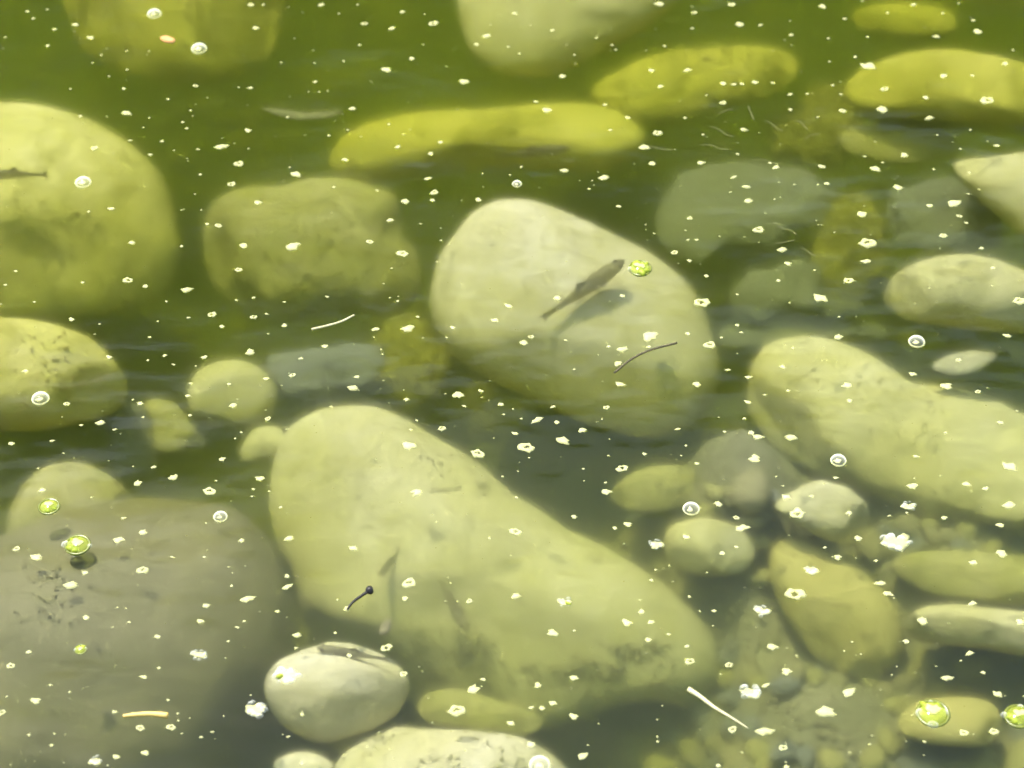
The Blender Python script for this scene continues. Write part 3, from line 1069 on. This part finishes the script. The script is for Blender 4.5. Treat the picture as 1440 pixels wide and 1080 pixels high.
# ------------------------------------------------------------------ foam flecks, bubbles, clusters on the water
# measured in tiles of the photograph enlarged three times: tile corner, then x, y, width in the enlarged tile
TILES = {
    (0, 0): '115,48,22 140,78,20 200,40,18 318,104,30 230,124,24 382,160,30 200,193,22 22,157,14 427,232,14 390,265,14 535,215,14 628,215,12 536,294,16 460,322,14 522,375,20 535,338,8 826,362,24 708,418,18 1056,371,26 1008,368,12 875,412,10 804,466,14 535,478,44 630,497,14 770,515,18 788,542,20 605,538,10 550,592,20 684,596,18 1046,550,30 936,620,56 834,630,18 1048,627,12 1008,692,40 845,736,20 976,778,36 822,819,12 634,653,20 338,490,20 398,625,30 468,880,30 375,893,18 1090,854,34 766,886,12 850,886,12 874,946,18 922,952,28 1026,1036,36 1236,1038,60 556,1024,30 766,1039,16 1408,790,16 1400,898,12 1250,735,44 1222,706,12 1386,572,18 1286,570,10 1212,494,16 1330,346,22 1346,388,14 1382,383,12 1302,387,10 1326,266,12 1322,213,12 1186,264,12 1078,118,32 1110,20,16 1058,20,28 1216,30,10 1355,20,28 1430,58,16 1276,52,10 296,375,14 736,634,10 790,668,10',
    (480, 0): '68,20,16 256,50,24 98,100,30 214,120,32 388,100,44 350,60,10 346,187,10 76,190,20 10,258,16 190,294,46 298,248,30 518,346,46 124,342,8 46,458,32 28,548,14 82,576,12 16,674,34 200,524,18 240,620,24 416,600,26 376,648,28 614,152,42 570,188,22 704,197,18 752,226,14 732,57,24 630,104,14 798,105,12 890,128,26 950,188,12 983,231,14 988,270,10 1076,160,20 1142,190,16 1158,210,16 1364,194,18 934,322,32 820,430,24 868,466,44 1112,442,22 1308,298,30 1344,364,26 1208,496,22 1334,563,38 1278,621,44 1310,690,32 940,720,36 1108,750,50 596,732,12 712,738,12 758,704,14 366,754,32 392,812,34 386,845,24 270,850,44 578,843,34 152,804,18 206,928,28 334,944,14 420,962,8 120,1020,28 420,1014,12 258,1070,44 1170,870,26 1046,798,16 1058,762,10 1006,762,10 1406,1066,28 1320,985,14 1135,548,20 442,280,10 490,462,10 1340,18,44',
    (960, 0): '206,20,32 590,28,36 758,4,18 974,20,30 240,104,48 328,106,24 48,54,28 40,120,20 40,28,12 458,148,22 614,162,16 684,80,22 864,54,16 460,190,10 454,88,12 1070,154,34 1246,134,42 1226,86,20 1098,56,20 1164,14,16 1394,212,16 780,156,18 728,240,18 620,260,16 784,280,60 1098,320,34 1222,318,22 1358,270,34 852,376,36 1026,412,34 1284,424,62 840,462,52 1040,498,42 633,360,20 668,398,18 454,462,22 526,396,16 453,398,26 305,348,32 170,434,28 675,468,30 570,494,16 258,548,34 86,568,16 232,650,20 78,687,32 370,688,16 394,706,32 586,704,38 768,660,20 812,598,12 936,656,38 814,712,42 1214,548,14 1324,614,26 1172,628,14 1058,714,18 1210,728,18 843,686,16 908,792,44 216,748,28 268,788,36 202,810,14 280,848,40 608,774,24 570,778,12 472,778,12 406,768,8 388,840,14 412,832,10 350,900,12 320,970,44 758,904,44 780,1026,66 30,920,22 12,972,12 22,1012,18 60,1012,18 156,997,12 420,1054,44 1042,868,28 1144,858,60 1098,994,30 1168,912,24 1198,940,20 1260,1048,22 1206,818,14 1250,798,10 640,980,12 10,498,18 100,402,16 1075,570,14 170,352,30 215,356,26 250,354,24 380,350,20 20,296,40',
    (0, 360): '788,144,48 702,192,16 894,248,36 936,298,26 796,260,18 1070,258,28 1124,244,16 1200,294,26 998,186,16 1070,176,16 1200,194,18 1380,172,22 1006,58,28 612,128,24 540,102,42 348,112,16 145,194,16 24,122,16 4,203,14 66,64,16 302,267,24 420,287,12 460,426,24 400,330,10 632,342,18 665,276,10 1056,408,42 862,428,24 732,458,20 694,420,18 624,440,14 826,464,10 1372,382,24 1270,432,22 1234,502,26 1132,328,12 1122,518,26 966,540,20 804,538,20 792,590,24 980,632,34 800,672,20 1130,687,24 1188,546,10 1210,730,12 1398,636,16 106,487,24 282,624,24 594,622,26 560,606,14 604,680,12 424,704,40 484,732,20 344,714,16 220,780,22 268,832,14 48,792,26 160,896,12 176,988,26 386,1018,14 648,890,24 734,936,34 584,958,36 912,948,14 884,992,44 938,856,26 1096,940,32 1070,984,14 1062,1014,12 1136,992,12 1184,1060,14 1018,744,12 992,770,10 735,670,10',
    (480, 360): '144,308,36 138,342,10 282,308,48 168,394,10 174,414,12 66,510,22 50,558,46 212,52,14 404,24,16 178,116,12 206,176,12 238,190,14 240,170,8 322,256,18 704,210,34 648,272,28 470,302,22 444,344,14 910,178,32 800,342,24 768,366,34 948,356,18 1185,168,26 1296,338,62 1186,396,50 1128,382,20 1298,384,20 1164,454,32 1176,542,42 982,478,16 490,584,42 588,570,26 592,597,10 520,634,20 672,626,26 686,668,14 724,646,10 760,686,12 272,606,24 424,728,28 292,732,14 318,694,14 286,802,56 576,834,48 824,692,46 732,748,26 780,808,58 910,702,22 892,636,22 1118,640,24 936,778,48 1014,734,30 1184,896,44 1280,836,20 1418,730,22 1434,842,12 1120,994,38 1126,842,12 1022,898,12 1024,948,10 314,998,46 738,1018,16 746,908,10 680,930,12 1114,956,12',
    (960, 360): '28,20,20 100,84,24 80,198,66 22,328,26 114,376,46 164,344,18 230,292,18 246,323,18 230,162,14 404,104,20 452,198,12 444,32,28 772,22,40 700,104,38 580,177,52 556,60,14 660,256,12 732,256,8 1040,135,14 1308,50,20 1306,124,10 1420,190,48 1368,336,32 660,342,40 464,388,14 422,468,24 190,480,22 278,512,30 60,542,40 274,616,28 444,568,18 346,586,16 692,548,40 704,610,26 260,686,16 178,742,16 152,680,10 318,764,44 288,746,26 456,766,50 304,858,50 60,876,22 14,800,12 970,498,26 1112,548,44 1246,573,22 1286,556,10 1164,440,22 1110,746,18 1340,704,30 1410,654,14 1380,890,50 984,846,24 970,972,38 978,938,10 1198,962,30 1280,982,24 1378,1052,54 544,1012,20 646,936,22 150,1046,34 484,1072,30 436,1016,30 394,930,12 424,970,10',
    (0, 720): '154,192,48 356,256,26 300,310,54 606,86,34 602,246,40 520,26,20 70,155,26 500,118,36 1016,122,26 1220,112,34 1210,272,22 1214,316,38 1046,368,50 978,312,16 964,232,10 862,190,16 726,190,16 870,396,28 846,462,28 1002,486,18 1030,460,12 1170,420,18 1254,520,34 1248,574,16 1414,510,14 364,446,24 544,464,14 46,648,30 120,590,20 606,696,26 670,658,16 962,546,16 212,730,12 292,760,14 150,796,34 28,778,10 6,846,30 710,794,14 482,844,22 592,912,28 722,908,30 750,850,12 752,880,10 896,928,16 848,950,16 612,1016,28 490,1034,26 216,984,18 122,940,12 230,936,12 1274,856,16 1216,948,16 1272,1058,18 664,526,24',
    (480, 720): '50,154,28 286,300,48 268,364,26 24,410,28 540,376,22 736,84,44 736,354,32 190,574,40 34,606,24 262,684,26 562,748,48 598,706,20 486,838,54 830,732,28 892,806,24 802,826,22 846,828,26 980,700,34 980,862,30 716,892,30 800,982,36 1018,1030,36 892,512,38 982,500,14 1204,466,36 1304,464,22 1266,422,26 1296,540,24 1380,516,18 982,20,26 1208,52,30 1154,68,22 1326,244,14 1308,288,20 1332,876,10 1334,968,12 1384,226,10 1194,134,8 625,110,16',
    (960, 720): '226,24,22 254,68,50 228,148,18 166,174,22 14,106,26 742,112,30 600,150,18 654,190,32 814,206,20 474,348,70 832,300,38 868,346,36 1104,24,24 1340,56,30 1346,176,50 1226,214,26 1222,386,34 940,546,26 1210,596,32 1118,702,40 1268,678,18 1010,460,40 1425,466,34 380,568,38 28,358,14 132,418,18 72,418,10 30,630,36 196,646,26 438,672,40 480,606,14 20,566,20 352,732,30 700,762,48 604,842,60 348,928,60 210,918,30 424,994,30 250,1014,14 150,1070,20 440,1076,24 1186,932,30 1312,926,30 1020,968,14 1330,770,30 682,586,10 704,1014,10 700,6,28 872,16,18 946,4,12 484,10,50 790,980,12',
}
FLECKS = []
for (tx, ty), txt in TILES.items():
    for q in txt.split():
        x, y, ww = (float(v) for v in q.split(','))
        FLECKS.append((ww / 3, tx + x / 3, ty + y / 3))
FLECKS.sort(reverse=True)


def fleck_shape(bm, c, r, seed, ang, h=0.35):
    """a scrap of foam: lumpy cushion with an uneven edge, half sunk in the surface"""
    N = 14
    o = Vector((seed * 2.3, seed * 0.7, 1.1))
    el = 0.50 + 0.40 * ((seed * 0.618) % 1.0)
    ca, sa = math.cos(ang), math.sin(ang)

    def P(a, s, z):
        k = 1 + 0.75 * noise.noise(Vector((math.cos(a), math.sin(a), 0)) * 1.5 + o) + 0.3 * noise.noise(Vector((math.cos(a), math.sin(a), 0)) * 4 + o)
        x, y = math.cos(a) * k * s, math.sin(a) * k * s * el
        return c + Vector(((x * ca - y * sa) * r, (x * sa + y * ca) * r, z * r))
    A = [2 * math.pi * i / N for i in range(N)]
    low = [bm.verts.new(P(a, 0.85, -h * 0.5)) for a in A]
    rim = [bm.verts.new(P(a, 1.0, 0.05)) for a in A]
    up_ = [bm.verts.new(P(a, 0.62, h * (0.8 + 0.5 * noise.noise(Vector((a, seed, 0)))))) for a in A]
    top = bm.verts.new(P(0, 0, h))
    bot = bm.verts.new(P(0, 0, -h * 0.6))
    for i in range(N):
        j = (i + 1) % N
        bm.faces.new((low[i], low[j], rim[j], rim[i]))
        bm.faces.new((rim[i], rim[j], up_[j], up_[i]))
        bm.faces.new((up_[i], up_[j], top))
        bm.faces.new((low[j], low[i], bot))


def ring_fleck(bm, seed):
    """a broken ring of froth round a clear middle"""
    N, sec = 18, 5
    o = Vector((seed * 1.9, seed * 0.4, 0.7))
    rings = []
    for i in range(N):
        a = 2 * math.pi * i / N
        d = Vector((math.cos(a), math.sin(a), 0))
        k = 0.72 * (1 + 0.35 * noise.noise(d * 1.4 + o))
        rr = max(0.10, 0.30 + 0.42 * noise.noise(d * 2.2 + o * 2))
        c = Vector((d.x * k * 1.1, d.y * k * 0.75, 0.05))
        rings.append([bm.verts.new(c + d * (rr * math.cos(b)) + Vector((0, 0, rr * 0.8 * math.sin(b))))
                      for b in (2 * math.pi * q / sec for q in range(sec))])
    for i in range(N):
        p, q = rings[i], rings[(i + 1) % N]
        for k in range(sec):
            bm.faces.new((p[k], p[(k + 1) % sec], q[(k + 1) % sec], q[k]))


FM = []
for k in range(22):
    bm = bmesh.new()
    if k % 4 == 3:
        ring_fleck(bm, k)
    else:
        fleck_shape(bm, Vector((0, 0, 0)), 1.0, k * 1.7 + 1, 0.0)
    me = bpy.data.meshes.new('foam_fleck')
    bm.to_mesh(me)
    bm.free()
    for p in me.polygons:
        p.use_smooth = True
    me.materials.append(MATS['foam'])
    FM.append(me)
rf = random.Random(3)
for i, (ww, px, py) in enumerate(FLECKS[:300]):
    o = bpy.data.objects.new('foam_fleck', FM[rf.randrange(len(FM))])
    COL.objects.link(o)
    o.location = at(px, py, 0.0)
    r = ww * MPP * 0.52
    o.scale = (r * 1.0, r * 1.0, r * rf.uniform(0.6, 1.0))
    o.rotation_euler = (0, 0, rf.choice((0, math.pi)) + rf.uniform(-0.45, 0.45))
    who, over = whose(px, py)
    tag(o, '%s white foam fleck floating %s the %s' % ('large' if ww > 15 else 'middling' if ww > 10 else 'small',
        'over' if over else 'on open water beside', who), 'foam fleck', 'foam flecks on the water')
bm = bmesh.new()
for i, (ww, px, py) in enumerate(FLECKS[300:]):
    fleck_shape(bm, at(px, py, 0.0), max(ww, 3.0) * MPP * 0.47, i % 37, rf.uniform(-0.5, 0.5))
for i in range(500):                                    # pollen-sized dust between them
    px, py = rf.uniform(-30, 1470), rf.uniform(-30, 1110)
    fleck_shape(bm, at(px, py, 0.0), rf.uniform(0.7, 1.5) * MPP, i % 37, 0.0)
o = mesh_obj('foam_specks', bm, 'foam')
o['kind'] = 'stuff'
tag(o, 'dust of tiny white specks spread over the whole pond surface', 'foam specks')


def dome(bm, c, r, h=0.8, seg=12, rings=4):
    L = []
    for k in range(rings):
        a = k / rings * math.pi / 2
        L.append([bm.verts.new(c + Vector((math.cos(t) * math.cos(a) * r, math.sin(t) * math.cos(a) * r, math.sin(a) * r * h)))
                  for t in (2 * math.pi * i / seg for i in range(seg))])
    ap = bm.verts.new(c + Vector((0, 0, r * h)))
    for a, b in zip(L[:-1], L[1:]):
        for i in range(seg):
            bm.faces.new((a[i], a[(i + 1) % seg], b[(i + 1) % seg], b[i]))
    for i in range(seg):
        bm.faces.new((L[-1][i], L[-1][(i + 1) % seg], ap))


def torus(bm, c, R, r, a0=0.0, a1=2 * math.pi, seg=24, sec=6):
    full = abs(a1 - a0 - 2 * math.pi) < 1e-6
    rings = []
    for i in range(seg if full else seg + 1):
        a = a0 + (a1 - a0) * i / seg
        d = Vector((math.cos(a), math.sin(a), 0))
        rr = r * (1 + 0.35 * noise.noise(d * 2.5 + c * 90))
        rings.append([bm.verts.new(c + d * (R + rr * math.cos(b)) + Vector((0, 0, rr * math.sin(b))))
                      for b in (2 * math.pi * k / sec for k in range(sec))])
    n_ = len(rings)
    for i in range(n_ if full else n_ - 1):
        a, b = rings[i], rings[(i + 1) % n_]
        for k in range(sec):
            bm.faces.new((a[k], a[(k + 1) % sec], b[(k + 1) % sec], b[k]))


def bubble(label, px, py, ww):
    """one clear bubble with a white foam rim"""
    root = empty('bubble', at(px, py, 0.0))
    tag(root, label, 'bubble')
    R = ww * MPP * 0.5
    bm = bmesh.new()
    dome(bm, Vector((0, 0, 0)), R, 0.7, 20, 6)
    mesh_obj('film', bm, 'bubble_film', root)
    bm = bmesh.new()
    torus(bm, Vector((0, 0, 0.0002)), R * 0.92, R * 0.11)
    mesh_obj('foam_rim', bm, 'foam', root)
    bm = bmesh.new()
    fleck_shape(bm, Vector((-R * 0.1, -R * 0.15, R * 0.1)), R * 0.42, int(px) % 31, 0.3)
    mesh_obj('highlight_fleck', bm, 'foam', root)  # white scrap stands in for the bright highlight inside the bubble
    return root


def cluster(label, px, py, ww, green=0.0, n_b=8, wide=1.35):
    """a raft of small bubbles, some caught round a scrap of lime-green algae"""
    root = empty('bubble_cluster', at(px, py, 0.0))
    tag(root, label, 'bubbles')
    rr = random.Random(int(px * 7 + py))
    R = ww * MPP * 0.5
    if green >= 0.3:
        n_b = 4
    bm = bmesh.new()
    fleck_shape(bm, Vector((0, 0, R * 0.40 if green >= 0.3 else -R * 0.04)), R * (0.42 if green >= 0.3 else 0.82), int(px + py) % 29, rr.uniform(-0.3, 0.3), 0.16)  # raised on green bubbles as their white highlight, otherwise a raft of foam
    mesh_obj('foam_or_highlight', bm, 'foam', root)
    for k in range(n_b):
        a = 2 * math.pi * k / n_b + rr.uniform(-0.3, 0.3)
        d = R * rr.uniform(0.35, 0.8)
        r = R * rr.uniform(0.14, 0.34)
        bm = bmesh.new()
        dome(bm, Vector((0, 0, 0)), r, 0.6, 10, 3)
        b = mesh_obj('bubble', bm, 'bubble_film', root)
        b.location = (math.cos(a) * d * wide / 1.2, math.sin(a) * d, 0.0004)
    if green >= 0.3:
        bm = bmesh.new()
        dome(bm, Vector((0, 0, 0)), R * 0.80, 0.5, 18, 5)
        mesh_obj('green_film', bm, 'lime_film', root)
        bm = bmesh.new()
        torus(bm, Vector((0, 0, 0.0003)), R * 0.86, R * 0.10)
        mesh_obj('dark_rim', bm, 'olive_rim', root)
    if green > 0:
        for k in range(1 + int(green * 4)):
            a = rr.uniform(0, 6.28)
            bm = bmesh.new()
            fleck_shape(bm, Vector((0, 0, 0)), R * rr.uniform(0.28, 0.45), rr.randrange(40), a, 0.5)
            s = mesh_obj('algae_scrap', bm, 'algae_lime', root)
            s.location = (math.cos(a) * R * 0.5, math.sin(a) * R * 0.5, R * 0.12)
    return root


bubble('clear bubble floating just above the edge of the bright yellow speckled boulder', 57, 561, 25)
bubble('clear round bubble ring in the dark gap behind the smooth pale boulder', 727, 259, 15)
bubble('clear bubble floating over the upper face of the deep yellow boulder', 217, 20, 24)
bubble('clear bubble by the lower edge of the deep yellow boulder, below the orange scrap', 280, 69, 26)
bubble('clear bubble floating over the middle of the large yellow-green boulder', 117, 257, 25)
bubble('clear bubble at the top corner of the grey boulder', 310, 727, 19)
bubble('white ringed bubble over the dark water above the sunken leaf', 1289, 481, 24)
bubble('ringed bubble over the brown gravel near the chipped cube stone', 1179, 648, 22)
bubble('oval ringed bubble at the rim of the small rounded stone in the gravel', 972, 716, 23)
bubble('clear bubble at the bottom edge over the knobbly pale stone', 759, 1076, 26)
cluster('frothy green bubble cluster over the edge of the smooth pale boulder, near the fish', 900, 378, 37, 0.9, 9)
cluster('white and lime-green bubble cluster on the upper grey boulder', 109, 767, 37, 0.7, 7)
cluster('green-centred foam bubble above the rounded stone behind the grey boulder', 69, 713, 31, 0.4, 6)
cluster('small yellow-green scrap with bubbles over the shaded face of the grey boulder', 113, 914, 17, 0.8, 4)
cluster('lacy white bubble cluster over the shaded flank of the grey boulder', 281, 921, 24, 0.0, 8)
cluster('round lacy bubble cluster beside the egg-shaped stone', 361, 998, 30, 0.0, 10)
cluster('oval bubble cluster floating over the egg-shaped stone', 403, 950, 36, 0.1, 9)
cluster('foam cluster over the foot of the grey boulder near the yellow straw', 133, 1071, 19, 0.0, 6)
cluster('sparkling bubble cluster over the right slope of the largest boulder', 794, 847, 20, 0.1, 7)
cluster('white foam cluster beside the small rounded stone in the gravel', 923, 766, 22, 0.0, 8)
cluster('large oval white foam raft by the chipped cube stone', 1260, 762, 40, 0.0, 11, 1.6)
cluster('bright foam cluster over the top of the oblong potato-like stone', 1141, 803, 21, 0.0, 6)
cluster('round white foam cluster left of the oblong potato-like stone', 1072, 859, 25, 0.0, 9)
cluster('oval white foam cluster near the pale tapering stalk', 1056, 974, 33, 0.0, 10, 1.5)
cluster('foam cluster over the long uneven ridge', 1277, 712, 22, 0.0, 7)
cluster('yellow-green frothy disc at the edge of the flat green stone', 1432, 1008, 38, 1.0, 9)
big = cluster('big bubble with a lime-green ring above the flat green stone', 1312, 1004, 44, 0.3, 8)

# thin pale strands added at the surface for lines of reflecting ripples and film
rt = random.Random(8)
for k, (x, y, dx, dy) in enumerate([(998, 178, 34, 14), (985, 204, 40, 6), (1132, 196, 20, -8), (1090, 312, 30, 18), (1090, 342, 28, -4),
                                    (1052, 150, 8, 18), (1075, 170, 26, 14), (1105, 240, 44, 8), (1120, 170, 16, 12), (665, 5, 8, 45),
                                    (1010, 160, 20, -6), (1060, 225, 40, 4), (1125, 350, 22, 10), (905, 205, 40, 6)]):
    stick('ripple_strand', 'fine pale strand added for a ripple and film line over weedy water', 'algae thread',
          [(x, y), (x + dx * .35, y + dy * .35 + rt.uniform(-3, 3)), (x + dx * .7, y + dy * .7 + rt.uniform(-2, 2)), (x + dx, y + dy)],
          0.0002, 0.00025, 'filament', -0.0004, 'ripple strands by the weedy stone')
